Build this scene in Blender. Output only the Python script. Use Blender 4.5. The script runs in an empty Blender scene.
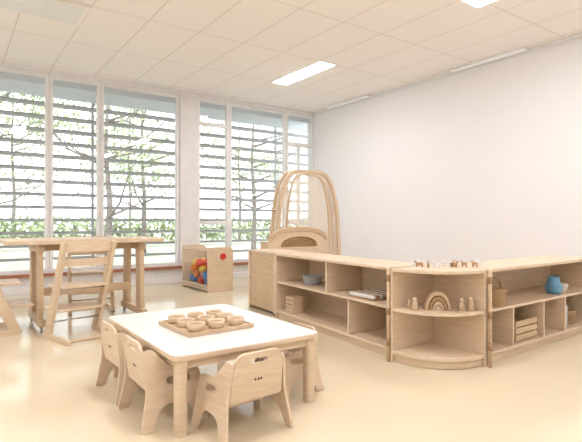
import bpy, bmesh, math, random
from mathutils import Matrix, Vector
random.seed(7)
S=bpy.context.scene
S.view_settings.view_transform='Standard'
S.view_settings.look='None'
S.view_settings.exposure=0.0

# ---------------- materials ----------------
def newmat(name):
    m=bpy.data.materials.new(name); m.use_nodes=True
    nt=m.node_tree; b=nt.nodes['Principled BSDF']
    return m,nt,b
def plain(name,col,rough=.5,noise=0.03,scale=8,spec=.3):
    m,nt,b=newmat(name)
    tc=nt.nodes.new('ShaderNodeTexCoord'); n=nt.nodes.new('ShaderNodeTexNoise')
    n.inputs['Scale'].default_value=scale
    nt.links.new(tc.outputs['Object'],n.inputs['Vector'])
    r=nt.nodes.new('ShaderNodeValToRGB')
    r.color_ramp.elements[0].position=.3; r.color_ramp.elements[1].position=.7
    r.color_ramp.elements[0].color=tuple(max(0,c*(1-noise)) for c in col)+(1,)
    r.color_ramp.elements[1].color=tuple(min(1,c*(1+noise)) for c in col)+(1,)
    nt.links.new(n.outputs['Fac'],r.inputs['Fac']); nt.links.new(r.outputs['Color'],b.inputs['Base Color'])
    b.inputs['Roughness'].default_value=rough; b.inputs['Specular IOR Level'].default_value=spec
    return m
def wood(name,c1,c2,scale=(3,3,30),rough=.45):
    m,nt,b=newmat(name)
    tc=nt.nodes.new('ShaderNodeTexCoord'); mp=nt.nodes.new('ShaderNodeMapping')
    mp.inputs['Scale'].default_value=scale
    n=nt.nodes.new('ShaderNodeTexNoise'); n.inputs['Scale'].default_value=1.5; n.inputs['Detail'].default_value=5; n.inputs['Distortion'].default_value=.6
    r=nt.nodes.new('ShaderNodeValToRGB')
    r.color_ramp.elements[0].position=.3; r.color_ramp.elements[1].position=.7
    r.color_ramp.elements[0].color=c1+(1,); r.color_ramp.elements[1].color=c2+(1,)
    nt.links.new(tc.outputs['Object'],mp.inputs['Vector']); nt.links.new(mp.outputs['Vector'],n.inputs['Vector'])
    nt.links.new(n.outputs['Fac'],r.inputs['Fac']); nt.links.new(r.outputs['Color'],b.inputs['Base Color'])
    b.inputs['Roughness'].default_value=rough; b.inputs['Specular IOR Level'].default_value=.3
    return m
M_birch=wood('birch',(.69,.53,.37),(.79,.63,.47))
M_birchx=wood('birch_x',(.70,.54,.38),(.80,.64,.48),scale=(3,30,30))
M_beech=wood('beech',(.59,.42,.26),(.70,.53,.36))
M_top=wood('laminate_top',(.79,.75,.71),(.83,.80,.77),scale=(4,20,20),rough=.3)
M_dark=wood('warm_wood',(.34,.19,.09),(.46,.28,.15))
M_wicker=wood('wicker',(.42,.26,.13),(.62,.43,.25),scale=(60,60,60),rough=.7)
M_white=plain('white_paint',(.86,.85,.85),.4)
M_wallwin=plain('pier_paint',(.82,.80,.79),.6)
M_wall=plain('wall_paint',(.85,.83,.84),.75,.008,3,.2)
M_side=plain('wall_warm',(.87,.86,.86),.8,.01)
M_floor=plain('linoleum',(.81,.70,.51),.13,.02,2.5,.6)
M_red=plain('red',(.7,.06,.04),.35); M_orange=plain('orange',(.85,.25,.05),.35); M_yellow=plain('yellow',(.85,.6,.08),.35)
M_blue=plain('blue',(.08,.25,.6),.35); M_teal=plain('enamel_blue',(.16,.36,.55),.3)
M_black=plain('black',(.03,.03,.03),.5); M_grey=plain('grey',(.45,.46,.47),.4)
M_terra=plain('terracotta',(.42,.17,.09),.6)
M_bread=plain('cork_fill',(.38,.22,.10),.8,.15,60)
M_slat=plain('louver_alu',(.40,.40,.41),.5); M_post=plain('louver_post',(.5,.5,.5),.5)
M_soffit=plain('soffit',(.74,.78,.82),.8)
M_leaf=plain('leaf',(.23,.30,.15),.6,.4,2); M_leaf2=plain('leaf_light',(.33,.39,.22),.6,.35,2)
M_bark=plain('bark',(.20,.17,.15),.9,.3,10)
M_grass=plain('lawn',(.38,.40,.32),.95,.2,1)
M_metal=plain('steel',(.6,.6,.6),.25); M_metal.node_tree.nodes['Principled BSDF'].inputs['Metallic'].default_value=.9
M_cloth=plain('cotton',(.80,.78,.74),.9)

# ceiling tiles
M_ceil,nt,b=newmat('ceiling_tiles')
geo=nt.nodes.new('ShaderNodeNewGeometry'); sx=nt.nodes.new('ShaderNodeSeparateXYZ'); nt.links.new(geo.outputs['Position'],sx.inputs[0])
def line(out,period,off,w):
    a=nt.nodes.new('ShaderNodeMath'); a.operation='ADD'; a.inputs[1].default_value=off+100*period; nt.links.new(out,a.inputs[0])
    d=nt.nodes.new('ShaderNodeMath'); d.operation='DIVIDE'; d.inputs[1].default_value=period; nt.links.new(a.outputs[0],d.inputs[0])
    f=nt.nodes.new('ShaderNodeMath'); f.operation='FRACT'; nt.links.new(d.outputs[0],f.inputs[0])
    l=nt.nodes.new('ShaderNodeMath'); l.operation='LESS_THAN'; l.inputs[1].default_value=w/period; nt.links.new(f.outputs[0],l.inputs[0])
    return l.outputs[0]
mx=nt.nodes.new('ShaderNodeMath'); mx.operation='MAXIMUM'
nt.links.new(line(sx.outputs['X'],.6,.0,.016),mx.inputs[0]); nt.links.new(line(sx.outputs['Y'],1.2,-5.3,.016),mx.inputs[1])
mix=nt.nodes.new('ShaderNodeMix'); mix.data_type='RGBA'
mix.inputs['A'].default_value=(.96,.91,.885,1); mix.inputs['B'].default_value=(.80,.73,.69,1)
nt.links.new(mx.outputs[0],mix.inputs['Factor']); nt.links.new(mix.outputs['Result'],b.inputs['Base Color']); b.inputs['Roughness'].default_value=.9

def emis(name,col,s):
    m,nt,b=newmat(name); b.inputs['Emission Color'].default_value=col+(1,); b.inputs['Emission Strength'].default_value=s
    b.inputs['Base Color'].default_value=(.9,.9,.9,1); return m
M_lamp=emis('lamp_diffuser',(.97,.96,1),38)
# glass
M_glass=bpy.data.materials.new('glass'); M_glass.use_nodes=True; nt=M_glass.node_tree; nt.nodes.clear()
o=nt.nodes.new('ShaderNodeOutputMaterial'); mixs=nt.nodes.new('ShaderNodeMixShader'); tr=nt.nodes.new('ShaderNodeBsdfTransparent'); gl=nt.nodes.new('ShaderNodeBsdfGlossy')
gl.inputs['Roughness'].default_value=.02; mixs.inputs[0].default_value=.04; tr.inputs[0].default_value=(.97,.98,.98,1)
nt.links.new(tr.outputs[0],mixs.inputs[1]); nt.links.new(gl.outputs[0],mixs.inputs[2]); nt.links.new(mixs.outputs[0],o.inputs[0])
# net
M_net=bpy.data.materials.new('sheer_net'); M_net.use_nodes=True; nt=M_net.node_tree; nt.nodes.clear()
o=nt.nodes.new('ShaderNodeOutputMaterial'); mixs=nt.nodes.new('ShaderNodeMixShader'); tr=nt.nodes.new('ShaderNodeBsdfTransparent'); df=nt.nodes.new('ShaderNodeBsdfDiffuse'); tl=nt.nodes.new('ShaderNodeBsdfTranslucent'); ad=nt.nodes.new('ShaderNodeMixShader')
df.inputs[0].default_value=(.92,.81,.67,1); tl.inputs[0].default_value=(.92,.81,.67,1); mixs.inputs[0].default_value=.62; ad.inputs[0].default_value=.4
nt.links.new(df.outputs[0],ad.inputs[1]); nt.links.new(tl.outputs[0],ad.inputs[2])
nt.links.new(tr.outputs[0],mixs.inputs[1]); nt.links.new(ad.outputs[0],mixs.inputs[2]); nt.links.new(mixs.outputs[0],o.inputs[0])

# ---------------- builder ----------------
YZ=Matrix(((0,0,1,0),(1,0,0,0),(0,1,0,0),(0,0,0,1)))
XZ=Matrix.Rotation(math.pi/2,4,'X')
def T(x,y,z): return Matrix.Translation((x,y,z))
def R(a,ax): return Matrix.Rotation(math.radians(a),4,ax)
def rounded(pts,r,n=5):
    out=[];N=len(pts)
    for i in range(N):
        p=Vector(pts[i][:2]); rr=pts[i][2] if len(pts[i])>2 else r
        a=Vector(pts[i-1][:2])-p; c=Vector(pts[(i+1)%N][:2])-p
        k=min(rr,a.length*.48,c.length*.48)
        if k<1e-5: out.append(tuple(p)); continue
        A=p+a.normalized()*k; C=p+c.normalized()*k
        for j in range(n+1):
            t=j/n; q=A*(1-t)**2+p*2*t*(1-t)+C*t*t; out.append(tuple(q))
    return out
def ellipse(cx,cy,rx,ry,n=20,pw=1):
    o=[]
    for i in range(n):
        t=2*math.pi*i/n; c,s=math.cos(t),math.sin(t)
        o.append((cx+rx*math.copysign(abs(c)**pw,c),cy+ry*math.copysign(abs(s)**pw,s)))
    return o
class Bd:
    def __init__(s,name): s.name=name; s.bm=bmesh.new(); s.mats=[]
    def mi(s,m):
        if m not in s.mats: s.mats.append(m)
        return s.mats.index(m)
    def put(s,bm,mat,M=None,smooth=False):
        i=s.mi(mat)
        for f in bm.faces: f.material_index=i; f.smooth=smooth
        if M is not None: bm.transform(M)
        me=bpy.data.meshes.new('t'); bm.to_mesh(me); bm.free(); s.bm.from_mesh(me); bpy.data.meshes.remove(me)
    def box(s,x0,x1,y0,y1,z0,z1,mat,bev=.004,M=None):
        bm=bmesh.new(); bmesh.ops.create_cube(bm,size=1)
        bm.transform(T((x0+x1)/2,(y0+y1)/2,(z0+z1)/2)@Matrix.Diagonal((x1-x0,y1-y0,z1-z0,1)))
        if bev>0: bmesh.ops.bevel(bm,geom=bm.edges[:],offset=min(bev,.3*min(x1-x0,y1-y0,z1-z0)),segments=2,profile=.5,affect='EDGES')
        s.put(bm,mat,M)
    def plate(s,outs,th,mat,M=None,bev=.003):
        cu=bpy.data.curves.new('c','CURVE'); cu.dimensions='2D'; cu.fill_mode='BOTH'; cu.extrude=th/2-bev; cu.bevel_depth=bev; cu.bevel_resolution=1; cu.offset=-bev
        for pts in outs:
            sp=cu.splines.new('POLY'); sp.points.add(len(pts)-1); sp.use_cyclic_u=True
            for p,q in zip(sp.points,pts): p.co=(q[0],q[1],0,1)
        ob=bpy.data.objects.new('tmp',cu); S.collection.objects.link(ob)
        dg=bpy.context.evaluated_depsgraph_get(); me=bpy.data.meshes.new_from_object(ob.evaluated_get(dg))
        bm=bmesh.new(); bm.from_mesh(me); bpy.data.objects.remove(ob); bpy.data.curves.remove(cu); bpy.data.meshes.remove(me)
        s.put(bm,mat,M)
    def lathe(s,prof,mat,M=None,n=24):
        bm=bmesh.new(); rings=[]
        for r,z in prof:
            rings.append([bm.verts.new((r*math.cos(2*math.pi*i/n),r*math.sin(2*math.pi*i/n),z)) for i in range(n)])
        for a,b2 in zip(rings,rings[1:]):
            for i in range(n): bm.faces.new((a[i],a[(i+1)%n],b2[(i+1)%n],b2[i]))
        bmesh.ops.remove_doubles(bm,verts=bm.verts[:],dist=1e-5)
        bmesh.ops.recalc_face_normals(bm,faces=bm.faces[:])
        s.put(bm,mat,M,True)
    def tube(s,pts,r,mat,M=None,n=8,closed=False,r2=None):
        bm=bmesh.new(); N=len(pts); P=[Vector(p) for p in pts]; rings=[]
        for i,p in enumerate(P):
            if closed: d=P[(i+1)%N]-P[i-1]
            else: d=P[min(i+1,N-1)]-P[max(i-1,0)]
            d.normalize(); up=Vector((0,0,1)) if abs(d.z)<.9 else Vector((0,1,0))
            u=d.cross(up).normalized(); v=u.cross(d).normalized()
            rr=r if r2 is None else r+(r2-r)*i/(N-1)
            rings.append([bm.verts.new(p+(u*math.cos(2*math.pi*k/n)+v*math.sin(2*math.pi*k/n))*rr) for k in range(n)])
        for i in range(N if closed else N-1):
            a,b2=rings[i],rings[(i+1)%N]
            for k in range(n): bm.faces.new((a[k],a[(k+1)%n],b2[(k+1)%n],b2[k]))
        if not closed: bm.faces.new(rings[0]); bm.faces.new(rings[-1])
        bmesh.ops.recalc_face_normals(bm,faces=bm.faces[:])
        s.put(bm,mat,M,True)
    def ball(s,c,r,mat,sc=(1,1,1)):
        bm=bmesh.new(); bmesh.ops.create_uvsphere(bm,u_segments=16,v_segments=10,radius=r)
        s.put(bm,mat,T(*c)@Matrix.Diagonal(sc+(1,)),True)
    def done(s,loc=(0,0,0),rz=0,scale=1):
        me=bpy.data.meshes.new(s.name); s.bm.to_mesh(me); s.bm.free()
        for m in s.mats: me.materials.append(m)
        o=bpy.data.objects.new(s.name,me); S.collection.objects.link(o)
        o.location=loc; o.rotation_euler=(0,0,math.radians(rz)); o.scale=(scale,)*3
        return o
def copy(o,loc,rz=0,scale=1):
    c=bpy.data.objects.new(o.name.split('.')[0],o.data); S.collection.objects.link(c)
    c.location=loc; c.rotation_euler=(0,0,math.radians(rz)); c.scale=(scale,)*3; return c
def slab(name,x0,x1,y0,y1,z0,z1,mat,bev=0):
    b=Bd(name); b.box(x0,x1,y0,y1,z0,z1,mat,bev); return b.done()

# ---------------- room ----------------
XL,XR,YB,YW,H=-3.2,6.15,-3.0,7.9,3.28
slab('floor',XL-.2,XR+.2,YB-.2,YW+.25,-.1,0,M_floor)
slab('ceiling',XL-.2,XR+.2,YB-.2,YW+.25,H,H+.12,M_ceil)
slab('wall_right',XR,XR+.2,YB,YW+.25,0,H,M_wall)
slab('wall_left',XL-.2,XL,YB,YW+.25,0,H,M_side)
slab('wall_back',XL,XR,YB-.2,YB,0,H,M_side)
b=Bd('wall_window')
b.box(XL,XR,YW,YW+.25,0,.27,M_wallwin,0)
b.box(XL,XR,YW,YW+.25,H-.05,H,M_white,0)
b.box(3.23,3.56,YW,YW+.25,.27,H-.05,M_wallwin,0)
b.done()
slab('baseboard_right',XR-.015,XR-.001,YB,YW-.03,0.001,.09,M_white,.003)
slab('baseboard_window',XL,XR-.02,YW-.02,YW-.001,0.001,.1,M_white,.003)
slab('trim_sill',XL,XR-.02,YW-.06,YW-.001,.24,.285,M_terra,.004)
slab('trim_ceiling',XR-.03,XR-.001,YB,YW-.03,H-.035,H-.001,M_white,.003)
panes=[(-3.2,-1.7,0),(-1.7,-.1,0),(-.1,1.2,0),(1.2,1.93,0),(1.93,3.23,0),(3.56,4.19,1),(4.19,5.46,0),(5.46,6.15,2)]
z0,z1=.27,H-.05
for i,(a,c,k) in enumerate(panes):
    b=Bd('window_%d'%(i+1)); a+=.002;c-=.002; f=.05; y0,y1=YW+.03,YW+.11
    b.box(a,a+f,y0,y1,z0,z1,M_white); b.box(c-f,c,y0,y1,z0,z1,M_white)
    b.box(a+f,c-f,y0,y1,z0,z0+.07,M_white); b.box(a+f,c-f,y0,y1,z1-.06,z1,M_white)
    if k==1: b.box(a+f,c-f,y0,y1,.98,1.05,M_white); b.box(a+f,c-f,y0,y1,2.75,2.8,M_white)
    if k==2:
        b.box(a+f,c-f,y0,y1,2.55,2.63,M_white); b.box(a+f,c-f,y0,y1,.98,1.05,M_white); b.box(a+.3,a+.34,y0,y1,z0,2.55,M_white)
    b.box(a+f,c-f,YW+.065,YW+.071,z0+.07,z1-.06,M_glass,0)
    b.done()
# fixtures
def fixture(x0,x1,y0,y1):
    b=Bd('ceiling_light_panel')
    b.box(x0-.015,x1+.015,y0-.015,y1+.015,H-.012,H-.001,M_white,.002)
    b.box(x0,x1,y0,y1,H-.016,H-.0121,M_lamp,0); b.done()
for X in (-1.6,1.35,4.35):
    for Y in (-1.7,1.8,5.3):
        if X==1.35 and Y>5: continue
        fixture(X-.13,X+.13,Y,Y+1.2)
M_strip=emis('strip_diffuser',(1,.98,.95),.15)
for Y in (-.6,3.35,6.2):
    b=Bd('ceiling_strip_lamp'); b.box(5.99,6.10,Y,Y+1.15,H-.03,H-.001,M_white,.004); b.box(6.01,6.08,Y+.02,Y+1.13,H-.034,H-.0301,M_strip,0); b.done()
b=Bd('ceiling_vent'); b.box(.35,1.2,5.3,5.9,H-.02,H-.001,M_ceil,.004)
b.box(.40,1.15,5.35,5.85,H-.024,H-.0201,M_white,.001)
b.done()

# ---------------- exterior ----------------
slab('lawn',-40,60,YW+.3,80,-.3,-.14,M_grass)
slab('roof_overhang',XL-3,XR+4,YW+.26,YW+1.1,3.12,3.25,M_soffit)
b=Bd('louver_screen')
for i in range(15):
    z=.0+i*.213
    b.box(XL-3,XR+4,-.065,.065,-.013,.013,M_slat,0,T(0,YW+1.0,z)@R(-12,'X'))
for X in [-4,-1.9,.25,2.05,3.9,5.9,8]:
    b.box(X-.02,X+.02,YW+1.075,YW+1.12,-.139,3.12,M_post,0)
b.done()
def tree(x,y,h,seed,mat,nl=2600,spread=2.4):
    rnd=random.Random(seed); b=Bd('tree')
    b.tube([(0,0,-.14),(0,0,.1),(.05,0,h*.25),(-.05,.05,h*.5),(.05,0,h*.95)],.13,M_bark,r2=.03)
    cl=[(0,0,h*.9)]
    for k in range(11):
        a=rnd.uniform(0,6.28); z=h*rnd.uniform(.18,.7); L=rnd.uniform(1.2,spread)
        e=(L*math.cos(a),L*math.sin(a),z+rnd.uniform(.6,1.7))
        b.tube([(0,0,z),(e[0]*.5,e[1]*.5,z+.3*(e[2]-z)),e],.045,M_bark,r2=.01,n=6); cl.append(e); cl.append((e[0]*.6,e[1]*.6,e[2]+.3))
    bm=bmesh.new()
    for k in range(nl):
        c=rnd.choice(cl); p=Vector(c)+Vector((rnd.gauss(0,.55),rnd.gauss(0,.55),rnd.gauss(0,.45)))
        p.z=max(p.z,.2)
        u=Vector((rnd.gauss(0,1),rnd.gauss(0,1),rnd.gauss(0,1))).normalized(); v=u.orthogonal().normalized(); s=rnd.uniform(.05,.1)
        bm.faces.new([bm.verts.new(p+q) for q in (u*s,v*s*.5,-u*s,-v*s*.5)])
    b.put(bm,mat)
    b.done((x,y,0))
tree(3.5,13.6,6,1,M_leaf2,1800); tree(.5,16,7,2,M_leaf2,2800,3); tree(5.9,18,7.5,3,M_leaf,2600,3); tree(9.5,16,6.5,4,M_leaf2,2400,3); tree(-3,17,7,5,M_leaf,2400,3)
tree(2.5,27,9,6,M_leaf2,3600,4); tree(9,30,9,8,M_leaf2,3600,4); tree(15,27,9,9,M_leaf2,3600,4); tree(-3,30,9,10,M_leaf2,3600,4); tree(20,30,9,11,M_leaf2,3600,4)
b=Bd('hedge')
bm=bmesh.new(); rnd=random.Random(3)
for k in range(7000):
    p=Vector((rnd.uniform(-14,30),rnd.uniform(22.0,22.8),rnd.uniform(.05,1.1)+rnd.random()*.15))
    u=Vector((rnd.gauss(0,1),rnd.gauss(0,1),rnd.gauss(0,1))).normalized(); v=u.orthogonal(); s=rnd.uniform(.08,.16)
    bm.faces.new([bm.verts.new(p+q) for q in (u*s,v*s*.6,-u*s,-v*s*.6)])
b.put(bm,M_leaf2); b.done()

# ---------------- toddler table ----------------
b=Bd('toddler_table')
def rrect(x0,x1,y0,y1,r): return rounded([(x0,y0),(x1,y0),(x1,y1),(x0,y1)],r,6)
b.plate([rrect(-.45,.45,-.61,.61,.07)],.024,M_birchx,T(0,0,.386),.004)
b.plate([rrect(-.447,.447,-.607,.607,.067)],.004,M_top,T(0,0,.3995),.001)
for sx_ in(-1,1):
    for sy in(-1,1): b.plate([rrect(-.03,.03,-.03,.03,.022)],.374,M_birch,T(sx_*.395,sy*.555,.187),.003)
    b.box(sx_*.40-.01,sx_*.40+.01,-.53,.53,.325,.375,M_birchx)
for sy in(-1,1): b.box(-.37,.37,sy*.56-.01,sy*.56+.01,.325,.375,M_birchx)
b.done((1.32,2.815,0))

# cup tray
b=Bd('wooden_cup_tray'); zt=.402
b.box(-.215,.215,-.215,.215,0,.016,M_beech,.004)
for a in(-1,1):
    b.box(a*.21-.006,a*.21+.006,-.215,.215,.014,.024,M_beech,.002); b.box(-.204,.204,a*.21-.006,a*.21+.006,.014,.024,M_beech,.002)
for i in range(3):
    for j in range(3):
        M=T(-.133+i*.133,-.133+j*.133,.0165)
        b.lathe([(0,0),(.040,0),(.048,.006),(.053,.040),(.050,.044),(.044,.041),(.038,.012),(0,.010)],M_birch,M,32)
        b.lathe([(0,.034),(.043,.034),(.0405,.024)],[M_bread,M_dark,M_wicker][(i*2+j)%3],M)
b.done((1.29,2.75,zt),3)

# ---------------- toddler chair ----------------
b=Bd('toddler_chair')
side=rounded([(-.185,0,.012),(-.125,0,.012),(-.08,.12,.06),(.075,.12,.06),(.115,0,.012),(.175,0,.012),(.15,.16,.05),(.135,.285,.04),(-.03,.30,.08),(-.11,.40,.02),(-.165,.40,.03),(-.15,.2,.05)],.03)
slot=ellipse(.02,.235,.065,.021,20,.6)
for sx_ in(-1,1):
    b.plate([side,slot],.018,M_birch,T(sx_*.20,0,0)@R(-sx_*7,'Y')@YZ)
b.box(-.165,.165,-.13,.15,.19,.208,M_birchx)
back=rounded([(-.158,0),(.158,0),(.15,.16),(.128,.25,.05),(-.128,.25,.05),(-.15,.16)],.02)
b.plate([back,ellipse(0,.205,.05,.014,20,.6)],.018,M_birch,T(0,-.128,.185)@R(9,'X')@XZ)
b.box(-.13,.13,-.02,.0,.12,.19,M_birchx)
for dx,rx,rz_ in((-.016,.006,.006),(.002,.005,.008),(.018,.006,.006)):
    b.plate([ellipse(dx,0,rx,rz_,10)],.001,M_black,T(0,-.155,.29)@R(9,'X')@XZ,.0001)
ch=b.done((1.22,2.175,0),3,.97)
copy(ch,(.95,2.57,0),-90); copy(ch,(.945,3.04,0),-88)
copy(ch,(1.735,2.525,0),90,.88)

# ---------------- tall table ----------------
b=Bd('tall_activity_table')
b.plate([rrect(.40,1.87,5.0,5.8,.04)],.04,M_birchx,T(0,0,.85),.005)
for X in(.70,1.66):
    for yc,lean in((5.16,-1),(5.64,1)):
        b.plate([rounded([(yc-.075,.07),(yc+.075,.07),(yc-lean*.02+.075,.83),(yc-lean*.02-.075,.83)],.01)],.045,M_beech,T(X,0,0)@YZ)
    b.box(X-.03,X+.03,5.02,5.78,.06,.13,M_beech,.01)
    b.box(X-.03,X+.03,5.08,5.72,.75,.829,M_beech,.006)
    for Y in(5.06,5.74):
        b.lathe([(0,-.012),(.028,-.012),(.03,0),(.028,.012),(0,.012)],M_grey,T(X,Y,.03)@R(90,'Y'))
        b.tube([(X,Y,.03),(X,Y,.065)],.009,M_metal)
b.box(.73,1.63,5.37,5.43,.30,.38,M_beech,.006); b.box(.73,1.63,5.38,5.42,.75,.829,M_beech,.006)
b.done()

# ---------------- high chairs ----------------
b=Bd('wooden_high_chair'); hw=.225
for sx_ in(-1,1):
    b.plate([rounded([(-.24,.0),(.22,.0),(.25,.035),(.20,.045),(-.24,.042)],.01)],.035,M_birch,T(sx_*hw,0,0)@YZ)
    b.plate([rounded([(.13,.04),(.23,.04),(-.11,.87),(-.18,.87)],.012)],.035,M_birch,T(sx_*hw,0,0)@YZ)
def cslat(z,h,y):
    w=hw-.018
    pts=[(x/10*w, -.045*(1-(x/10)**2)) for x in range(-10,11)]
    poly=pts+[(p[0],p[1]+.014) for p in reversed(pts)]
    b.plate([poly],h,M_birch,T(0,y,z),.002)
cslat(.825,.085,-.13); cslat(.685,.07,-.075)
w=hw-.018
b.box(-w,w,-.05,.24,.455,.475,M_birchx,.006); b.box(-w,w,.0,.34,.245,.265,M_birchx,.006)
b.tube([(-hw,.12,.15),(hw,.12,.15)],.007,M_metal); b.tube([(-hw,-.2,.022),(hw,-.2,.022)],.012,M_beech); b.tube([(-hw,.0,.44),(hw,.0,.44)],.006,M_metal)
hc=b.done((.98,4.68,0),14,1.0)
copy(hc,(.31,5.36,0),-90); copy(hc,(1.34,5.98,0),172)

# ---------------- shelf units ----------------
def shelf(name,L,D,Hh,upper,lower,loc,rz,zs=.40):
    b=Bd(name); t=.022
    b.box(0,t,0,D,0,Hh-.025,M_birch); b.box(L-t,L,0,D,0,Hh-.025,M_birch)
    b.box(-.004,L+.004,-.006,D,Hh-.0248,Hh,M_birchx,.005)
    b.box(t,L-t,.004,D-.012,.06,.085,M_birchx); b.box(t,L-t,.03,.045,0,.06,M_birchx,.002)
    b.box(t,L-t,.006,D-.012,zs-.022,zs,M_birchx)
    b.box(t,L-t,D-.0119,D,.0,Hh-.025,M_birchx,.001)
    for x in upper: b.box(x-.01,x+.01,.008,D-.0121,zs,Hh-.025,M_birch,.003)
    for x in lower: b.box(x-.01,x+.01,.008,D-.0121,.085,zs-.022,M_birch,.003)
    return b.done(loc,rz)
HS=.70
shelf('storage_shelf',1.82,.43,HS,[.96],[1.30],(2.89,4.41,0),-95)
shelf('storage_shelf',1.88,.43,HS,[],[.37,.86,1.25],(3.20,2.06,0),2)
b=Bd('low_cabinet')
b.box(0,.022,0,.40,0,HS-.025,M_birch); b.box(.69,.712,0,.40,0,HS-.025,M_birch); b.box(-.004,.716,-.006,.40,HS-.0248,HS,M_birchx,.005)
b.box(.022,.69,.01,.025,.03,HS-.025,M_beech,.003); b.box(.022,.69,.03,.40,.05,.075,M_birchx); b.box(.022,.69,.03,.40,.36,.38,M_birchx)
b.box(.01,.05,-.006,.01,.02,HS-.03,M_birch,.003); b.box(.66,.70,-.006,.01,.02,HS-.03,M_birch,.003)
b.done((2.995,5.17,0),-95)
# corner quarter shelf
b=Bd('corner_shelf'); r=.465
def quarter(rr,p=.88):
    return [(0,0)]+[(-rr*math.cos(math.pi/2*i/20)**p,-rr*math.sin(math.pi/2*i/20)**p) for i in range(20)]+[(0,-rr)]
for z,th in((HS-.0125,.025),(.389,.022),(.075,.03)): b.plate([quarter(r if z>.6 else r-.01)],th,M_birchx,T(0,0,z),.003)
b.plate([[(p[0]*.93,p[1]*.93) for p in quarter(r)]],.055,M_birch,T(0,0,.03),.002)
b.box(-r+.004,0,.0005,.02,0,HS-.026,M_birch); b.box(.0005,.02,-r+.004,.02,0,HS-.026,M_birch)
b.done((3.15,2.515,0),0)
b=Bd('hinge_post'); b.tube([(0,0,0.0),(0,0,HS)],.012,M_beech)
for z in(.12,.35,.6): b.tube([(0,0,z),(0,0,z+.05)],.015,M_dark)
hp=b.done((2.682,2.55,0)); copy(hp,(3.172,2.025,0))

# --- toys on the corner shelf ---
b=Bd('wooden_rainbow')
for k,(ro,m) in enumerate(((.085,M_beech),(.062,M_dark),(.040,M_beech),(.019,M_birch))):
    ri=ro-.017
    o_=[(ro*math.cos(math.pi*i/16),ro*1.5*math.sin(math.pi*i/16)) for i in range(17)]
    i_=[(max(ri,.004)*math.cos(math.pi*i/16),max(ri,.004)*1.5*math.sin(math.pi*i/16)) for i in range(17)]
    b.plate([o_+i_[::-1]],.05,m,T(0,0,.001)@XZ,.002)
b.box(-.09,.09,-.03,.03,-.0,.0012,M_beech,0)
b.done((2.92,2.29,.401),-38,1.05)
def peg(x,y,s=1):
    b=Bd('peg_doll'); b.lathe([(0,0),(.02,0),(.021,.01),(.017,.045),(.009,.055),(0,.057)],M_beech); b.ball((0,0,.066),.015,M_birch); b.done((x,y,.401),0,s)
peg(2.78,2.38,1.15); peg(3.04,2.17,1.1); peg(3.095,2.13,1.2); peg(2.80,2.45,.8)
b=Bd('wooden_animal_figures')
for k in range(13):
    x=random.uniform(-.30,.30); y=random.uniform(-.08,.08); a=random.uniform(0,180); M=T(x,y,0)@R(a,'Z')
    m=random.choice([M_white,M_dark,M_grey,M_cloth,M_wicker])
    b.plate([rounded([(-.03,0),(-.02,0),(-.018,.015),(.012,.015),(.014,0),(.024,0),(.024,.03),(.036,.04),(.03,.05),(.018,.036),(-.03,.036)],.003)],.012,m,M@XZ,.001)
b.done((3.12,2.36,HS+.001),-30)
def basket(name,r,h,loc,mat,handle=True):
    b=Bd(name)
    b.lathe([(0,.002),(r*.8,.002),(r,h),(r*.93,h),(r*.75,.012),(0,.012)],mat)
    for k in range(7):
        z=h*(k+.5)/7; rr=r*(.8+.2*z/h)+.002
        b.tube([(rr*math.cos(t*math.pi/12),rr*math.sin(t*math.pi/12),z) for t in range(24)],.006,mat,closed=True,n=6)
    if handle: b.tube([(r*math.cos(t*math.pi/12),0,h+ r*.95*math.sin(t*math.pi/12)) for t in range(13)],.007,mat)
    return b.done(loc)
basket('wicker_basket',.085,.13,(3.42,2.15,.402),M_wicker)
b=Bd('enamel_pitcher')
b.lathe([(0,0),(.055,0),(.07,.03),(.07,.07),(.045,.12),(.05,.15),(.045,.148),(.04,.12),(.06,.07),(.05,.01),(0,.01)],M_teal)
b.tube([(.05,0,.135),(.095,0,.13),(.105,0,.09),(.07,0,.05)],.008,M_teal); b.done((4.42,2.20,.402),20,1.0)
b=Bd('wooden_crate')
for k in range(3):
    z=.01+k*.055
    b.box(-.17,.17,-.12,-.108,z,z+.045,M_beech,.002); b.box(-.17,.17,.108,.12,z,z+.045,M_beech,.002)
    b.box(-.17,-.158,-.108,.108,z,z+.045,M_beech,.002); b.box(.158,.17,-.108,.108,z,z+.045,M_beech,.002)
for sx_ in(-1,1):
    for sy in(-1,1): b.box(sx_*.15-.008,sx_*.15+.008,sy*.10-.008,sy*.10+.008,0,.165,M_birch,.002)
b.box(-.158,.158,-.108,.108,.004,.012,M_birchx,0)
b.done((3.83,2.24,.087),2)
basket('sensory_bowl',.07,.06,(4.68,2.28,.402),M_cloth,False)
basket('woven_basket',.09,.12,(4.80,2.28,.0885),M_wicker,False)
b=Bd('picture_books')
for k in range(6):
    m=[M_blue,M_cloth,M_wicker,M_teal,M_white,M_grey][k]
    b.box(-.09+k*.03,-.09+k*.03+.024,-.08,.08,0,.17+.01*(k%3),m,.002)
b.done((4.58,2.27,.087),2)
b=Bd('wooden_slat_tray')
b.box(-.16,.16,-.17,.17,0,.012,M_dark,.002)
for k in range(8): b.box(-.15+k*.04,-.13+k*.04,-.165,.165,.012,.04,M_dark if k%2 else M_cloth,.003)
b.done((2.97,2.98,.402),-4)
basket('storage_basket',.1,.09,(3.05,3.95,.402),M_grey,False)
b=Bd('wooden_shape_sorter')
fr=[rrect(-.07,.07,0,.17,.008)]; hs=[ellipse(x,z,.014,.014,14) for x in(-.035,.0,.035) for z in(.05,.09,.13)]
b.plate(fr+hs,.012,M_beech,T(0,-.06,0)@XZ,.001); b.plate(fr,.012,M_beech,T(0,.06,0)@XZ,.001)
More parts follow.
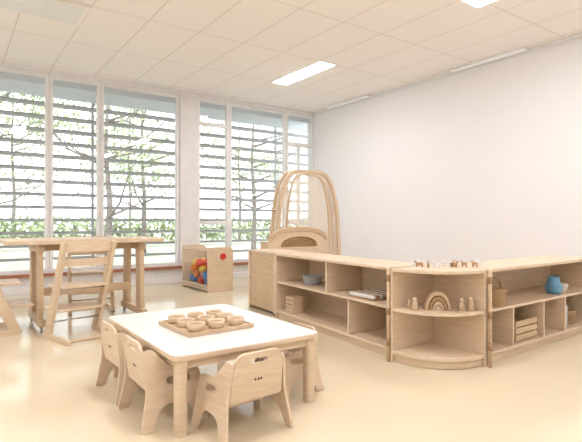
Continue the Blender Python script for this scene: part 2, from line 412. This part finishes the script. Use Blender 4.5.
b.box(-.07,-.058,-.054,.054,0,.17,M_birch,.001); b.box(.058,.07,-.054,.054,0,.17,M_birch,.001); b.box(-.058,.058,-.054,.054,0,.01,M_birch,0); b.box(-.058,.058,-.054,.054,.16,.17,M_birch,0)
b.done((2.98,4.17,.087),-94)

# ---------------- ball bin ----------------
b=Bd('toy_ball_bin')
x0,x1,y0,y1=3.08,3.50,6.50,7.45; h=.66
for Y in(y0+.011,y1-.011): b.plate([rounded([(x0,.0),(x1,.0),(x1,h-.05),(x1-.05,h),(x0,h)],.02)],.022,M_birch,T(0,Y,0)@XZ)
b.box(x1-.02,x1,y0+.022,y1-.022,.05,h-.08,M_birchx); b.box(x0,x1-.02,y0+.022,y1-.022,.05,.07,M_birchx)
b.box(x0,x0+.02,y0+.022,y1-.022,.02,.10,M_birchx); b.box(x0,x0+.02,y0+.022,y1-.022,h-.05,h-.01,M_birchx)
b.box(x0+.008,x0+.012,y0+.022,y1-.022,.10,h-.05,M_glass,0)
b.plate([ellipse(3.33,.52,.05,.05,24)],.01,M_red,T(0,y0-.004,0)@XZ,.002)
rnd=random.Random(5)
for k in range(52):
    r=rnd.choice([.055,.06,.065]); m=rnd.choice([M_red,M_orange,M_orange,M_yellow,M_red])
    lay=k//13
    if lay<2 and rnd.random()<.6: m=M_blue
    b.ball((x0+.085+rnd.random()*.22,y0+.09+rnd.random()*.75,.135+lay*.085),r,m)
b.done()

# ---------------- arched play frame ----------------
def archpts(w,h,n=44,p=.46):
    o=[]
    for i in range(n+1):
        t=math.pi*i/n; c,s=math.cos(t),math.sin(t); z=h*abs(s)**(p*1.25)
        o.append((-w*math.copysign(abs(c)**p,c)*(1-.06*(z/h)**2),z))
    return o
b=Bd('arched_play_frame')
def archband(w,h,th,mat,y,d):
    A=archpts(w,h); B=archpts(w-th,h-th*.8)
    b.plate([A+B[::-1]],d,mat,T(0,y,0)@XZ,.003)
W1,H1=.60,1.79
archband(W1,H1,.055,M_birch,0,.05); archband(.42,1.73,.022,M_birch,.01,.03); archband(W1,H1,.045,M_birch,.14,.03)
bm=bmesh.new(); A=archpts(W1-.05,H1-.045); va=[bm.verts.new((p[0],.0,p[1])) for p in A]; vb=[bm.verts.new((p[0],.14,p[1]-.012*math.sin(i*1.3))) for i,p in enumerate(A)]
for i in range(len(A)-1): bm.faces.new((va[i],va[i+1],vb[i+1],vb[i]))
b.put(bm,M_net,None,True)
bm=bmesh.new(); nx=60; cols=[]
for i in range(nx+1):
    x=-.51+i/nx*1.02; k=abs(x)/.54
    top=1.73*(max(0,1-k**4.2))**.28 if k<1 else .3
    y=.125+.005*math.sin(i*.6)
    cols.append([bm.verts.new((x,y,z)) for z in (.02,top*.5,top)])
for a_,b_ in zip(cols,cols[1:]):
    for j in range(2): bm.faces.new((a_[j],b_[j],b_[j+1],a_[j+1]))
b.put(bm,M_net,None,True)
for z in (.7,1.2):
    for s_ in(-1,1): b.box(s_*.555-.012,s_*.555+.012,.02,.13,z,z+.04,M_birch,.003)
b.done((4.27,5.62,0),0)
b=Bd('arched_play_counter')
W=.49
out=[(-W,0),(W,0),(W,.80)]+[(W*math.cos(math.pi*i/16)*.98,.80+.16*math.sin(math.pi*i/16)) for i in range(1,16)]+[(-W,.80)]
hole=[(.30,.70)]+[(.30*math.cos(math.pi*i/14),.73+.11*math.sin(math.pi*i/14)) for i in range(15)]+[(-.30,.70)]
b.plate([out,hole],.03,M_birch,XZ,.004)
b.plate([[(.31*math.cos(math.pi*i/14),.74+.12*math.sin(math.pi*i/14)) for i in range(15)]+[(-.31,.69),(.31,.69)]],.008,M_dark,T(0,.03,0)@XZ,.001)
o2=[(W*1.02*math.cos(math.pi*i/16),.80+.175*math.sin(math.pi*i/16)) for i in range(17)]; i2=[(W*.90*math.cos(math.pi*i/16),.79+.125*math.sin(math.pi*i/16)) for i in range(17)]
b.plate([o2+i2[::-1]],.05,M_beech,T(0,-.008,0)@XZ,.003)
b.box(-W,-W+.02,.015,.2,0,.78,M_beech); b.box(W-.02,W,.015,.2,0,.78,M_beech); b.box(-W+.02,W-.02,.035,.2,.66,.68,M_beech)
b.done((3.87,5.32,0),0)

# ---------------- light ----------------
w=bpy.data.worlds.new('sky'); S.world=w; w.use_nodes=True; bg=w.node_tree.nodes['Background']
bg.inputs[0].default_value=(.92,.95,1.0,1); bg.inputs[1].default_value=3.8
sl=bpy.data.lights.new('sun','SUN'); sl.energy=2.5; sl.angle=.1; so=bpy.data.objects.new('sun',sl); S.collection.objects.link(so)
so.rotation_euler=(math.radians(40),0,math.radians(-20))

cam=bpy.data.cameras.new('camera'); co=bpy.data.objects.new('camera',cam); S.collection.objects.link(co)
co.location=(0,0,1.05); co.rotation_euler=(math.radians(90),0,math.radians(-35.1)); cam.lens=30.0; cam.sensor_width=36
S.camera=co
